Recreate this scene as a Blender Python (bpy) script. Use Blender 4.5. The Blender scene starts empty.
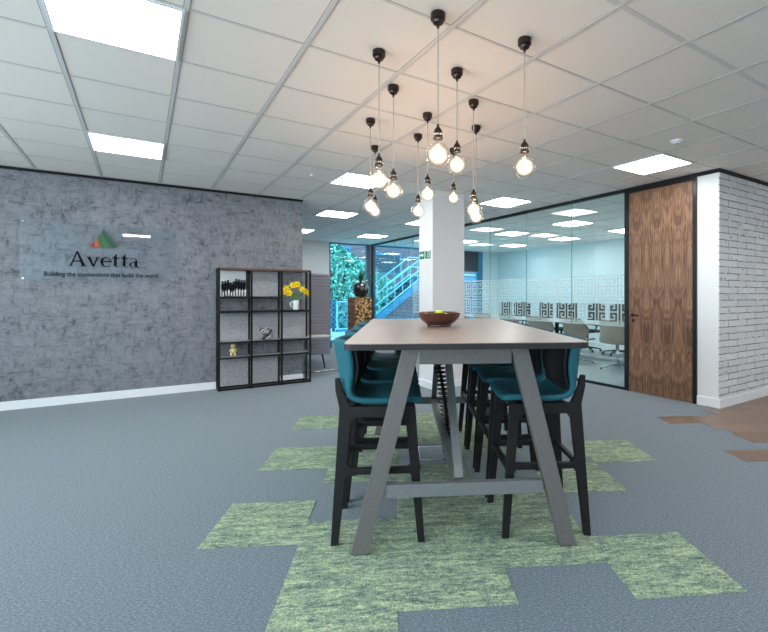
import bpy, bmesh, math, random
from mathutils import Vector, Matrix
random.seed(7)
PI = math.pi
scene = bpy.context.scene
COL = scene.collection
H = 2.75            # ceiling height
GX = 5.55           # glass partition plane
YF = 12.0           # far facade plane
YW = 6.93           # feature wall plane
YAW = -0.577
CC, SS = math.cos(YAW), math.sin(YAW)

def room(X, Z):     # camera-relative floor metres to room metres
    return (X*CC - Z*SS, X*SS + Z*CC)

# ---------------------------------------------------------------- materials
def new_mat(name):
    m = bpy.data.materials.new(name); m.use_nodes = True
    nt = m.node_tree
    return m, nt, nt.nodes['Principled BSDF']
def setp(b, **k):
    for n, v in k.items():
        n = n.replace('_', ' ')
        if n in b.inputs: b.inputs[n].default_value = v
def rgb(r, g, b):
    f = lambda c: ((c/255+0.055)/1.055)**2.4 if c > 10 else c/255/12.92
    return (f(r), f(g), f(b), 1)
def simple(name, col, rough=.5, metal=0, noise=0.0, scale=30, bump=0.0, coat=0, spec=None):
    m, nt, b = new_mat(name)
    setp(b, Base_Color=col, Roughness=rough, Metallic=metal)
    if spec is not None: b.inputs['Specular IOR Level'].default_value = spec
    if coat: b.inputs['Coat Weight'].default_value = coat
    if noise or bump:
        tc = nt.nodes.new('ShaderNodeTexCoord'); n = nt.nodes.new('ShaderNodeTexNoise')
        n.inputs['Scale'].default_value = scale; n.inputs['Detail'].default_value = 4
        nt.links.new(tc.outputs['Object'], n.inputs['Vector'])
        if noise:
            r = nt.nodes.new('ShaderNodeValToRGB')
            r.color_ramp.elements[0].position = .3; r.color_ramp.elements[1].position = .7
            r.color_ramp.elements[0].color = tuple(c*(1-noise) for c in col[:3])+(1,)
            r.color_ramp.elements[1].color = tuple(min(1, c*(1+noise)) for c in col[:3])+(1,)
            nt.links.new(n.outputs['Fac'], r.inputs['Fac']); nt.links.new(r.outputs['Color'], b.inputs['Base Color'])
        if bump:
            bp = nt.nodes.new('ShaderNodeBump'); bp.inputs['Strength'].default_value = bump; bp.inputs['Distance'].default_value = .01
            nt.links.new(n.outputs['Fac'], bp.inputs['Height']); nt.links.new(bp.outputs['Normal'], b.inputs['Normal'])
    return m
def emis(name, col, s):
    m, nt, b = new_mat(name)
    setp(b, Base_Color=(.8, .8, .8, 1)); b.inputs['Emission Color'].default_value = col; b.inputs['Emission Strength'].default_value = s
    return m
def glass_mat(name, tint, ior=1.5, rough=0.0, extra=0.0):
    m = bpy.data.materials.new(name); m.use_nodes = True; nt = m.node_tree; nt.nodes.clear()
    o = nt.nodes.new('ShaderNodeOutputMaterial'); t = nt.nodes.new('ShaderNodeBsdfTransparent'); g = nt.nodes.new('ShaderNodeBsdfGlossy')
    t.inputs['Color'].default_value = tint; g.inputs['Roughness'].default_value = rough
    lw = nt.nodes.new('ShaderNodeLayerWeight'); lw.inputs['Blend'].default_value = .5
    pw = nt.nodes.new('ShaderNodeMath'); pw.operation = 'POWER'; pw.inputs[1].default_value = 5
    ma = nt.nodes.new('ShaderNodeMath'); ma.operation = 'MULTIPLY_ADD'; r0 = ((ior-1)/(ior+1))**2+extra
    ma.inputs[1].default_value = 1-r0; ma.inputs[2].default_value = r0; ma.use_clamp = True
    mx = nt.nodes.new('ShaderNodeMixShader')
    nt.links.new(lw.outputs['Facing'], pw.inputs[0]); nt.links.new(pw.outputs[0], ma.inputs[0]); nt.links.new(ma.outputs[0], mx.inputs[0])
    nt.links.new(t.outputs[0], mx.inputs[1]); nt.links.new(g.outputs[0], mx.inputs[2]); nt.links.new(mx.outputs[0], o.inputs[0])
    return m
class NB:           # tiny node builder
    def __init__(s, m): s.nt = m.node_tree; s.b = s.nt.nodes.get('Principled BSDF')
    def n(s, t, **k):
        x = s.nt.nodes.new(t)
        for a, v in k.items(): setattr(x, a, v)
        return x
    def l(s, a, b): s.nt.links.new(a, b)
    def coord(s, rz=0, scale=(1, 1, 1), loc=(0, 0, 0), out='Object'):
        tc = s.n('ShaderNodeTexCoord'); mp = s.n('ShaderNodeMapping')
        mp.inputs['Rotation'].default_value = (0, 0, rz); mp.inputs['Scale'].default_value = scale; mp.inputs['Location'].default_value = loc
        m2 = s.n('ShaderNodeMapping'); m2.inputs['Rotation'].default_value = (0, 0, rz); mp.inputs['Rotation'].default_value = (0, 0, 0)
        s.l(tc.outputs[out], m2.inputs['Vector']); s.l(m2.outputs[0], mp.inputs['Vector']); return mp.outputs[0]
    def math(s, op, a, b=None, c=None):
        x = s.n('ShaderNodeMath', operation=op)
        for i, v in enumerate((a, b, c)):
            if v is None: continue
            if hasattr(v, 'default_value') or hasattr(v, 'is_linked'): s.l(v, x.inputs[i])
            else: x.inputs[i].default_value = v
        return x.outputs[0]
    def noise(s, vec, scale, detail=3, rough=.5, dist=0):
        x = s.n('ShaderNodeTexNoise'); x.inputs['Scale'].default_value = scale; x.inputs['Detail'].default_value = detail
        x.inputs['Roughness'].default_value = rough; x.inputs['Distortion'].default_value = dist
        s.l(vec, x.inputs['Vector']); return x.outputs['Fac']
    def ramp(s, fac, stops):
        r = s.n('ShaderNodeValToRGB'); e = r.color_ramp.elements
        while len(e) < len(stops): e.new(.5)
        for i, (p, c) in enumerate(stops): e[i].position = p; e[i].color = c
        s.l(fac, r.inputs[0]); return r.outputs[0]
    def mix(s, fac, a, b, mode='MIX'):
        x = s.n('ShaderNodeMix', data_type='RGBA', blend_type=mode)
        for i, v in ((0, fac), (6, a), (7, b)):
            if hasattr(v, 'is_linked'): s.l(v, x.inputs[i])
            else: x.inputs[i].default_value = v
        return x.outputs[2]
    def bump(s, h, strength=.3, dist=.01):
        x = s.n('ShaderNodeBump'); x.inputs['Strength'].default_value = strength; x.inputs['Distance'].default_value = dist
        s.l(h, x.inputs['Height']); s.l(x.outputs[0], s.b.inputs['Normal'])

TH = math.radians(-27.86)   # carpet lattice angle in the room

def carpet_blue():
    m, nt, b = new_mat('blue_grey_carpet'); N = NB(m); v = N.coord(-TH)
    a = N.noise(v, 160, 2, .6); a2 = N.noise(N.coord(-TH, (60, 190, 60)), 1, 2, .6); c = N.noise(v, .7, 2)
    col = N.ramp(N.math('MULTIPLY_ADD', a2, .5, N.math('MULTIPLY', a, .5)), [(.36, rgb(58, 69, 79)), (.5, rgb(92, 105, 117)), (.64, rgb(128, 142, 153))])
    col = N.mix(N.math('MULTIPLY', c, .18), col, rgb(92, 104, 114))
    N.l(col, b.inputs['Base Color']); setp(b, Roughness=.95); b.inputs['Specular IOR Level'].default_value = .15
    b.inputs['Sheen Weight'].default_value = .3
    N.bump(a, .25, .003); return m
def carpet_green():
    m, nt, b = new_mat('green_patterned_carpet'); N = NB(m)
    v = N.coord(-TH)
    st = N.noise(N.coord(-TH, (5, 26, 5)), 1, 6, .72, .5); fine = N.noise(v, 130, 2, .7); mid = N.noise(N.coord(-TH, (22, 60, 20)), 1, 3, .6)
    f = N.math('ADD', N.math('MULTIPLY', st, .36), N.math('ADD', N.math('MULTIPLY', fine, .38), N.math('MULTIPLY', mid, .26)))
    col = N.ramp(f, [(.38, rgb(66, 82, 88)), (.455, rgb(108, 126, 120)), (.53, rgb(148, 166, 140)), (.61, rgb(194, 208, 166))])
    N.l(col, b.inputs['Base Color']); setp(b, Roughness=.95); b.inputs['Specular IOR Level'].default_value = .15
    N.bump(fine, .6, .006); return m
def wood_floor():
    m, nt, b = new_mat('wood_plank_floor'); N = NB(m); v = N.coord(-TH)
    br = N.n('ShaderNodeTexBrick'); N.l(v, br.inputs['Vector'])
    br.inputs['Scale'].default_value = 1; br.inputs['Brick Width'].default_value = 1.0; br.inputs['Row Height'].default_value = .25
    br.inputs['Mortar Size'].default_value = .002; br.inputs['Color1'].default_value = rgb(122, 100, 86); br.inputs['Color2'].default_value = rgb(146, 124, 108)
    br.inputs['Mortar'].default_value = rgb(80, 58, 45)
    g = N.noise(N.coord(-TH, (3, 40, 3)), 1, 4, .6, .6)
    col = N.mix(N.math('MULTIPLY', g, .6), br.outputs['Color'], rgb(100, 78, 64), 'MIX')
    N.l(col, b.inputs['Base Color']); setp(b, Roughness=.38); return m
def wallpaper():
    m, nt, b = new_mat('mottled_grey_wallpaper'); N = NB(m)
    big = N.noise(N.coord(0, (1.2, 1, 1.2)), 1.6, 3, .6)
    hz = N.noise(N.coord(0, (9, 9, 26)), 1, 6, .78, .2)
    vt = N.noise(N.coord(0, (24, 24, 10), (3, 1, 5)), 1, 6, .78, .2)
    cl = N.noise(N.coord(0, (5, 5, 5), (9, 2, 1)), 1.4, 4, .6)
    mn = N.math('MINIMUM', hz, vt)
    f = N.math('ADD', N.math('MULTIPLY', mn, .8), N.math('MULTIPLY', cl, .25))
    col = N.ramp(f, [(.385, rgb(54, 56, 64)), (.42, rgb(84, 86, 95)), (.465, rgb(108, 110, 119)), (.57, rgb(128, 130, 138))])
    col = N.mix(N.math('MULTIPLY', big, .25), col, rgb(142, 145, 154))
    N.l(col, b.inputs['Base Color']); setp(b, Roughness=.42)
    N.l(N.ramp(f, [(.4, (.75, .75, .75, 1)), (.55, (.4, .4, .4, 1))]), b.inputs['Roughness'])
    b.inputs['Specular IOR Level'].default_value = .5
    N.bump(hz, .25, .004); return m
def brick_wall():
    m, nt, b = new_mat('whitewashed_brick'); N = NB(m)
    tc = N.n('ShaderNodeTexCoord'); sp = N.n('ShaderNodeSeparateXYZ'); cb = N.n('ShaderNodeCombineXYZ')
    N.l(tc.outputs['Object'], sp.inputs[0])
    nz = N.noise(tc.outputs['Object'], 5, 3)
    zz = N.math('ADD', sp.outputs['Z'], N.math('MULTIPLY', nz, .02))
    N.l(sp.outputs['X'], cb.inputs[0]); N.l(zz, cb.inputs[1])
    br = N.n('ShaderNodeTexBrick'); N.l(cb.outputs[0], br.inputs['Vector'])
    br.inputs['Scale'].default_value = 1; br.inputs['Brick Width'].default_value = .46; br.inputs['Row Height'].default_value = .078
    br.inputs['Mortar Size'].default_value = .006; br.inputs['Mortar Smooth'].default_value = .3
    br.inputs['Color1'].default_value = rgb(226, 230, 233); br.inputs['Color2'].default_value = rgb(208, 213, 217); br.inputs['Mortar'].default_value = rgb(116, 120, 124)
    n2 = N.noise(tc.outputs['Object'], 7, 5, .7); n3 = N.noise(tc.outputs['Object'], 16, 4, .6)
    msk = N.ramp(n2, [(.38, (0, 0, 0, 1)), (.50, (1, 1, 1, 1))])
    col = N.mix(msk, rgb(214, 218, 221), br.outputs['Color'])
    blot = N.ramp(n3, [(.28, (1, 1, 1, 1)), (.35, (0, 0, 0, 1))])
    col = N.mix(blot, col, rgb(122, 126, 130))
    N.l(col, b.inputs['Base Color']); setp(b, Roughness=.7)
    N.bump(N.math('SUBTRACT', N.math('MULTIPLY', n2, .6), br.outputs['Fac']), .7, .012); return m
def walnut():
    m, nt, b = new_mat('bookmatched_walnut'); N = NB(m)
    tc = N.n('ShaderNodeTexCoord'); sp = N.n('ShaderNodeSeparateXYZ'); cb = N.n('ShaderNodeCombineXYZ')
    N.l(tc.outputs['Object'], sp.inputs[0])
    y = N.math('PINGPONG', N.math('ADD', sp.outputs['Y'], .02), .14)
    N.l(N.math('MULTIPLY', y, 5.2), cb.inputs[0]); N.l(N.math('MULTIPLY', sp.outputs['Z'], 1.1), cb.inputs[1])
    n = N.noise(cb.outputs[0], 1.7, 1.2, .45, .25)
    ring = N.math('SINE', N.math('MULTIPLY', n, 58))
    cb2 = N.n('ShaderNodeCombineXYZ'); N.l(N.math('MULTIPLY', y, 170), cb2.inputs[0]); N.l(N.math('MULTIPLY', sp.outputs['Z'], 3), cb2.inputs[1])
    fib = N.noise(cb2.outputs[0], 1, 3, .6)
    f = N.math('ADD', N.math('MULTIPLY', ring, .042), N.math('ADD', N.math('MULTIPLY', fib, .7), N.math('MULTIPLY', n, .3)))
    col = N.ramp(f, [(.33, rgb(72, 46, 34)), (.44, rgb(108, 76, 58)), (.53, rgb(134, 100, 78)), (.66, rgb(166, 132, 108))])
    N.l(col, b.inputs['Base Color']); setp(b, Roughness=.38); return m
def mesh_mat_voronoi(name, cols, scale):
    m, nt, b = new_mat(name); N = NB(m); v = N.coord()
    x = N.n('ShaderNodeTexVoronoi'); x.inputs['Scale'].default_value = scale; N.l(v, x.inputs['Vector'])
    d = N.ramp(x.outputs['Distance'], [(0, cols[2]), (.35, cols[1]), (.65, cols[0])])
    N.l(d, b.inputs['Base Color']); setp(b, Roughness=.6); N.bump(x.outputs['Distance'], .6, .02); return m
def ceil_mat():
    m, nt, b = new_mat('mineral_ceiling_tile'); N = NB(m)
    a = N.noise(N.coord(), 180, 2)
    N.l(N.ramp(a, [(.3, rgb(236, 230, 225)), (.7, rgb(245, 240, 235))]), b.inputs['Base Color']); setp(b, Roughness=.9); N.bump(a, .15, .003); return m
def outdoor_brick():
    m, nt, b = new_mat('red_brick_outside'); N = NB(m)
    tc = N.n('ShaderNodeTexCoord'); sp = N.n('ShaderNodeSeparateXYZ'); cb = N.n('ShaderNodeCombineXYZ')
    N.l(tc.outputs['Object'], sp.inputs[0]); N.l(sp.outputs['X'], cb.inputs[0]); N.l(sp.outputs['Z'], cb.inputs[1])
    br = N.n('ShaderNodeTexBrick'); N.l(cb.outputs[0], br.inputs['Vector'])
    br.inputs['Scale'].default_value = 1; br.inputs['Brick Width'].default_value = .22; br.inputs['Row Height'].default_value = .075; br.inputs['Mortar Size'].default_value = .01
    br.inputs['Color1'].default_value = rgb(120, 86, 96); br.inputs['Color2'].default_value = rgb(96, 72, 88); br.inputs['Mortar'].default_value = rgb(140, 130, 140)
    N.l(br.outputs['Color'], b.inputs['Base Color']); setp(b, Roughness=.8); return m

M = {}
M['carpet'] = carpet_blue(); M['green'] = carpet_green(); M['woodfloor'] = wood_floor(); M['wallpaper'] = wallpaper()
M['brick'] = brick_wall(); M['walnut'] = walnut(); M['ceil'] = ceil_mat(); M['obrick'] = outdoor_brick()
M['white'] = simple('white_wall_paint', rgb(226, 228, 231), .6, noise=.015, scale=3)
M['coolwall'] = simple('pale_blue_wall_paint', rgb(206, 226, 232), .6, noise=.02, scale=2)
M['colw'] = simple('column_paint', rgb(226, 226, 228), .55, noise=.01, scale=3)
M['skirt'] = simple('skirting_gloss', rgb(232, 235, 240), .35)
M['grid'] = simple('ceiling_grid_metal', rgb(214, 214, 214), .4)
M['reveal'] = simple('ceiling_grid_reveal', rgb(150, 147, 144), .6)
M['black'] = simple('black_powder_coat', (.007, .007, .008, 1), .5, spec=.3)
M['blackframe'] = simple('black_door_frame', rgb(20, 22, 26), .28)
M['panel'] = emis('led_diffuser', (1.0, .985, .965, 1), 14.0)
M['steel'] = simple('grey_lacquered_steel', rgb(112, 109, 109), .42, .35, noise=.06, scale=45)
M['steel2'] = simple('grey_steel_beam', rgb(122, 126, 130), .4, .35, noise=.05, scale=45)
M['tabletop'] = simple('grey_laminate_top', rgb(138, 126, 121), .36, noise=.03, scale=90)
M['tabledge'] = simple('dark_table_edge', rgb(30, 29, 32), .6)
M['teal'] = simple('teal_fabric', rgb(10, 88, 104), .8, noise=.18, scale=260, bump=.15)
M['blackmatt'] = simple('black_back_matt', (.006, .009, .012, 1), .7)
M['stoolframe'] = simple('black_ash_frame', (.008, .008, .0095, 1), .55, noise=.2, scale=60, spec=.3)
M['bowlwood'] = simple('dark_walnut_bowl', rgb(78, 44, 34), .28, noise=.3, scale=18, coat=.4)
M['lime'] = simple('lime_peel', rgb(190, 214, 40), .4)
M['glass'] = glass_mat('partition_glass', (.935, .985, .982, 1), 1.5, 0, .015)
M['acrylic'] = glass_mat('clear_acrylic', (.93, .96, .98, 1), 1.45, 0, .02)
M['bulbglass'] = glass_mat('bulb_glass', (1, .975, .94, 1), 1.7, 0.03, .02)
M['glassedge'] = simple('glass_edge', rgb(120, 160, 162), .2)
M['brass'] = simple('dark_bronze', rgb(60, 52, 50), .28, .8)
M['bronze_hi'] = simple('polished_bronze', rgb(150, 136, 124), .2, .9)
M['cord'] = simple('twisted_cord', rgb(170, 158, 146), .7)
M['filament'] = emis('glowing_filament', (1, .70, .36, 1), 60)
M['halo'] = None
M['yellow'] = simple('daffodil_yellow', rgb(246, 214, 10), .5)
M['orange'] = simple('daffodil_trumpet', rgb(250, 204, 6), .5)
M['stem'] = simple('stem_green', rgb(96, 138, 88), .5)
M['china'] = simple('white_china', rgb(240, 242, 245), .2)
M['figyellow'] = simple('pale_yellow_resin', rgb(222, 214, 150), .4)
M['shelfwood'] = simple('dark_shelf_board', rgb(92, 66, 58), .4, noise=.2, scale=30)
M['shelfglass'] = simple('grey_shelf_board', rgb(128, 132, 138), .3)
M['ink'] = simple('ink_blue_lettering', rgb(8, 13, 24), .6, spec=.15)
M['canvas'] = simple('print_white', rgb(216, 220, 226), .5)
M['boothgrey'] = simple('ribbed_grey_felt', rgb(156, 154, 166), .9, noise=.06, scale=120)
M['boothblue'] = simple('blue_seat_fabric', rgb(20, 118, 160), .8)
M['chrome'] = simple('chrome', rgb(200, 205, 210), .12, 1)
M['beige'] = simple('beige_shell_upholstery', rgb(158, 142, 132), .6)
M['whitetop'] = simple('white_conference_top', rgb(214, 224, 228), .3)
M['backpanel'] = simple('pale_mottled_panel', rgb(158, 158, 165), .6, noise=.22, scale=38)
M['sidetop'] = simple('pale_oak_top', rgb(190, 186, 180), .5)
M['floor2'] = simple('pale_grey_carpet', rgb(176, 190, 192), .95, noise=.10, scale=14)
M['paving'] = simple('outdoor_paving', rgb(150, 200, 214), .8, noise=.1, scale=2)
M['cyan'] = simple('cyan_painted_steel', rgb(48, 128, 166), .45)
M['cyan2'] = simple('pale_cyan_rail', rgb(150, 220, 238), .35)
M['bluegrey'] = simple('blue_grey_boards', rgb(60, 110, 140), .7)
M['darkblue'] = simple('blue_black_cladding', rgb(38, 60, 84), .5)
M['frame'] = simple('grey_window_frame', rgb(96, 106, 120), .4, .2)
M['soil'] = simple('dark_soil_bank', rgb(24, 60, 60), .9)
M['blackgloss'] = simple('black_gloss_ceramic', (.01, .008, .01, 1), .08, coat=1)
M['bark'] = mesh_mat_voronoi('log_end_mosaic', (rgb(70, 44, 28), rgb(200, 150, 90), rgb(244, 212, 150)), 16)
M['plank'] = simple('brown_plank', rgb(132, 88, 74), .6, noise=.2, scale=12)
M['leafdark'] = simple('dark_green_leaf', rgb(44, 96, 62), .5)
M['petal'] = simple('white_petal', rgb(235, 238, 240), .5)
M['signgreen'] = simple('exit_green', rgb(8, 120, 84), .4)
M['darkgreen'] = simple('emblem_dark_green', rgb(8, 74, 50), .5)
M['midgreen'] = simple('emblem_mid_green', rgb(24, 104, 56), .5)
M['olive'] = simple('emblem_olive', rgb(70, 90, 44), .5)
M['emborange'] = simple('emblem_orange', rgb(190, 92, 34), .5)
M['embred'] = simple('emblem_red', rgb(160, 40, 30), .5)
M['blind'] = simple('charcoal_blind', rgb(52, 62, 72), .7)
M['floorbox'] = simple('floor_box_steel', rgb(86, 100, 112), .35, .5)
# frosted film
def film_mat():
    m = bpy.data.materials.new('frosted_film'); m.use_nodes = True; nt = m.node_tree; nt.nodes.clear()
    o = nt.nodes.new('ShaderNodeOutputMaterial'); t = nt.nodes.new('ShaderNodeBsdfTransparent'); d = nt.nodes.new('ShaderNodeBsdfDiffuse'); tr = nt.nodes.new('ShaderNodeBsdfTranslucent')
    d.inputs[0].default_value = rgb(222, 240, 242); tr.inputs[0].default_value = rgb(222, 240, 242)
    a = nt.nodes.new('ShaderNodeMixShader'); a.inputs[0].default_value = .5; b = nt.nodes.new('ShaderNodeMixShader'); b.inputs[0].default_value = .62
    nt.links.new(d.outputs[0], a.inputs[1]); nt.links.new(tr.outputs[0], a.inputs[2]); nt.links.new(t.outputs[0], b.inputs[1]); nt.links.new(a.outputs[0], b.inputs[2]); nt.links.new(b.outputs[0], o.inputs[0])
    return m
M['film'] = film_mat()
def halo_mat():
    m = bpy.data.materials.new('glowing_bulb_core'); m.use_nodes = True; nt = m.node_tree; nt.nodes.clear()
    o = nt.nodes.new('ShaderNodeOutputMaterial'); t = nt.nodes.new('ShaderNodeBsdfTransparent'); e = nt.nodes.new('ShaderNodeEmission')
    e.inputs[0].default_value = (1, .80, .56, 1); e.inputs[1].default_value = 2.6
    lw = nt.nodes.new('ShaderNodeLayerWeight'); lw.inputs[0].default_value = .5
    p = nt.nodes.new('ShaderNodeMath'); p.operation = 'SUBTRACT'; p.inputs[0].default_value = 1.0
    q = nt.nodes.new('ShaderNodeMath'); q.operation = 'POWER'; q.inputs[1].default_value = 4.5
    nt.links.new(lw.outputs['Facing'], p.inputs[1]); nt.links.new(p.outputs[0], q.inputs[0])
    mx = nt.nodes.new('ShaderNodeMixShader'); nt.links.new(q.outputs[0], mx.inputs[0]); nt.links.new(t.outputs[0], mx.inputs[1]); nt.links.new(e.outputs[0], mx.inputs[2]); nt.links.new(mx.outputs[0], o.inputs[0])
    return m
M['halo'] = halo_mat()
def leaf_mat():
    m, nt, b = new_mat('ivy_leaves'); N = NB(m)
    g = N.n('ShaderNodeNewGeometry')
    col = N.ramp(g.outputs['Random Per Island'], [(0, rgb(34, 104, 100)), (.5, rgb(84, 184, 168)), (1, rgb(180, 234, 220))])
    N.l(col, b.inputs['Base Color']); setp(b, Roughness=.5); return m
M['ivy'] = leaf_mat()

# ---------------------------------------------------------------- geometry helpers
def obj(name, bm, mat, parent=None, smooth=False, loc=None, bevel=0):
    me = bpy.data.meshes.new(name); bmesh.ops.recalc_face_normals(bm, faces=bm.faces); bm.to_mesh(me); bm.free()
    mats = mat if isinstance(mat, (list, tuple)) else [mat]
    for x in mats: me.materials.append(x)
    if smooth:
        for p in me.polygons: p.use_smooth = True
        if smooth == 'auto':
            try: me.set_sharp_from_angle(angle=math.radians(40))
            except Exception: pass
    o = bpy.data.objects.new(name, me); COL.objects.link(o)
    if parent: o.parent = parent
    if loc: o.location = loc
    if bevel:
        b = o.modifiers.new('bevel', 'BEVEL'); b.width = bevel; b.segments = 2; b.limit_method = 'ANGLE'; b.angle_limit = math.radians(40)
    return o
def tag(o, label, cat, group=None, kind=None):
    o['label'] = label; o['category'] = cat
    if group: o['group'] = group
    if kind: o['kind'] = kind
    return o
def thing(name, label, cat, loc=(0, 0, 0), rz=0, group=None):
    o = bpy.data.objects.new(name, None); COL.objects.link(o); o.empty_display_size = .1
    o.location = loc; o.rotation_euler = (0, 0, rz); return tag(o, label, cat, group)
def struct(name, bm, mat, parent=None, bevel=0, **k):
    o = obj(name, bm, mat, parent, bevel=bevel, **k)
    if not parent: o['kind'] = 'structure'
    return o
def sempty(name, loc=(0, 0, 0)):
    o = bpy.data.objects.new(name, None); COL.objects.link(o); o.location = loc; o['kind'] = 'structure'; return o
def dup(root, loc=None, rz=None, label=None, group=None):
    r = root.copy(); COL.objects.link(r)
    if loc is not None: r.location = loc
    if rz is not None: r.rotation_euler = (0, 0, rz)
    if label: r['label'] = label
    if group: r['group'] = group
    for ch in list(root.children):
        c = ch.copy(); COL.objects.link(c); c.parent = r
        for g in list(ch.children):
            d = g.copy(); COL.objects.link(d); d.parent = c
    return r
def B(): return bmesh.new()
def box(bm, x0, x1, y0, y1, z0, z1, mi=0, mtx=None):
    vs = [bm.verts.new(p) for p in ((x0, y0, z0), (x1, y0, z0), (x1, y1, z0), (x0, y1, z0), (x0, y0, z1), (x1, y0, z1), (x1, y1, z1), (x0, y1, z1))]
    if mtx:
        for v in vs: v.co = mtx @ v.co
    for f in ((0, 3, 2, 1), (4, 5, 6, 7), (0, 1, 5, 4), (1, 2, 6, 5), (2, 3, 7, 6), (3, 0, 4, 7)):
        fc = bm.faces.new([vs[i] for i in f]); fc.material_index = mi
    return bm
def bx(*a): return box(B(), *a)
def prism(bm, pts, fn, mi=0):
    """pts 2D polygon; fn(p, side) -> 3D; side 0/1"""
    a = [bm.verts.new(fn(p, 0)) for p in pts]; b = [bm.verts.new(fn(p, 1)) for p in pts]
    n = len(pts)
    f = bm.faces.new(a); f.material_index = mi; f = bm.faces.new(b[::-1]); f.material_index = mi
    for i in range(n):
        f = bm.faces.new((a[i], b[i], b[(i+1) % n], a[(i+1) % n])); f.material_index = mi
    return bm
def bar(bm, p, q, w, t, up=(0, 0, 1)):
    """rectangular bar from p to q: w across, t along up"""
    p, q = Vector(p), Vector(q); d = (q-p).normalized(); u = Vector(up)
    s = d.cross(u).normalized(); u = s.cross(d).normalized()
    vs = []
    for e in (p, q):
        for a, b in ((-1, -1), (1, -1), (1, 1), (-1, 1)): vs.append(bm.verts.new(e+s*(a*w/2)+u*(b*t/2)))
    for f in ((3, 2, 1, 0), (4, 5, 6, 7), (0, 1, 5, 4), (1, 2, 6, 5), (2, 3, 7, 6), (3, 0, 4, 7)): bm.faces.new([vs[i] for i in f])
    return bm
def tube(bm, pts, r, n=8, cap=True):
    pts = [Vector(p) for p in pts]; rs = r if isinstance(r, (list, tuple)) else [r]*len(pts)
    rings = []; ref = Vector((0, 0, 1))
    d0 = (pts[1]-pts[0]).normalized()
    if abs(d0.dot(ref)) > .95: ref = Vector((1, 0, 0))
    s = d0.cross(ref).normalized()
    for i, p in enumerate(pts):
        d = (pts[min(i+1, len(pts)-1)]-pts[max(i-1, 0)]).normalized()
        s = (s-d*s.dot(d)).normalized(); u = d.cross(s)
        rings.append([bm.verts.new(p+(s*math.cos(2*PI*k/n)+u*math.sin(2*PI*k/n))*rs[i]) for k in range(n)])
    for a, b in zip(rings, rings[1:]):
        for k in range(n): bm.faces.new((a[k], a[(k+1) % n], b[(k+1) % n], b[k]))
    if cap: bm.faces.new(rings[0][::-1]); bm.faces.new(rings[-1])
    return bm
def lathe(bm, prof, n=24, c=(0, 0, 0), mi=0):
    c = Vector(c); rings = []
    for r, z in prof:
        if r < 1e-5: rings.append([bm.verts.new(c+Vector((0, 0, z)))])
        else: rings.append([bm.verts.new(c+Vector((r*math.cos(2*PI*k/n), r*math.sin(2*PI*k/n), z))) for k in range(n)])
    for a, b in zip(rings, rings[1:]):
        for k in range(n):
            if len(a) == 1 and len(b) == 1: continue
            if len(a) == 1: f = bm.faces.new((a[0], b[(k+1) % n], b[k]))
            elif len(b) == 1: f = bm.faces.new((a[k], a[(k+1) % n], b[0]))
            else: f = bm.faces.new((a[k], a[(k+1) % n], b[(k+1) % n], b[k]))
            f.material_index = mi
    return bm
def sphere(bm, c, r, sx=1, sy=1, sz=1, n=16):
    prof = [(r*math.sin(PI*i/(n//2+2)), -r*math.cos(PI*i/(n//2+2))*sz) for i in range(n//2+3)]
    return lathe(bm, [(a if a > 1e-4 else 0, b) for a, b in prof], n, c)

# ---------------------------------------------------------------- floor
def uv2room(u, v):
    th = math.radians(5.2); return room(u*math.cos(th)-v*math.sin(th), u*math.sin(th)+v*math.cos(th))
X0, X1, Y0 = -4.0, 9.5, -4.0
struct('floor', bx(X0, GX, Y0, YF, -.10, 0), M['carpet'])
struct('floor.001', bx(GX, 10.3, 2.6, YF, -.10, 0), M['floor2'])
struct('floor.002', bx(GX, X1, Y0, 2.6, -.10, 0), M['woodfloor'])
# green carpet patches: columns half a metre wide, staggered rows
cols = {-1.0: [(4.47, 4.97), (3.455, 3.955), (2.42, 2.92)],
        -.5: [(1.65, 2.65), (3.19, 4.7)],
        0.0: [(1.867, 3.45), (3.98, 5.0)],
        .5: [(2.12, 3.15), (3.65, 4.65)],
        1.0: [(1.85, 2.35), (2.885, 3.385)],
        1.5: [(3.385, 3.89)]}
bm = B()
for u0, segs in cols.items():
    u0 = u0*1.017+.005
    for a, b in segs:
        prism(bm, [(u0, a), (u0+.5085, a), (u0+.5085, b), (u0, b)], lambda p, s: (*uv2room(*p), .0035*s))
bmesh.ops.remove_doubles(bm, verts=bm.verts, dist=.0001)
struct('floor.003', bm, M['green'])
# wood planks running into the carpet at the right
def flp(x, y):
    k = 1.3/(y-294.9); return room((x-437.4)*k, 453.4*k)
def quv(u0, u1, v0, v1): return [uv2room(u0, v0), uv2room(u1, v0), uv2room(u1, v1), uv2room(u0, v1)]
bm = B()
for q in (quv(2.76, 7, 4.345, 4.59), quv(3.09, 7, 4.10, 4.345), quv(3.17, 7, 3.965, 4.10), quv(3.13, 7, 3.715, 3.965), quv(2.72, 7, 3.30, 3.55), quv(3.45, 7, 4.59, 4.84), quv(3.6, 7, 4.84, 5.6)):
    prism(bm, q, lambda p, s: (p[0], p[1], .003*s))
b2 = bm.copy()
def cut(b, co, no): bmesh.ops.bisect_plane(b, geom=b.verts[:]+b.edges[:]+b.faces[:], plane_co=co, plane_no=no, clear_outer=True)
cut(bm, (5.5, 0, 0), (1, 0, 0)); cut(b2, (5.5, 0, 0), (-1, 0, 0)); cut(b2, (0, 2.572, 0), (0, 1, 0)); cut(b2, (7, 0, 0), (1, 0, 0))
struct('floor.005', b2, M['woodfloor'])
struct('floor.004', bm, M['woodfloor'])

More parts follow.
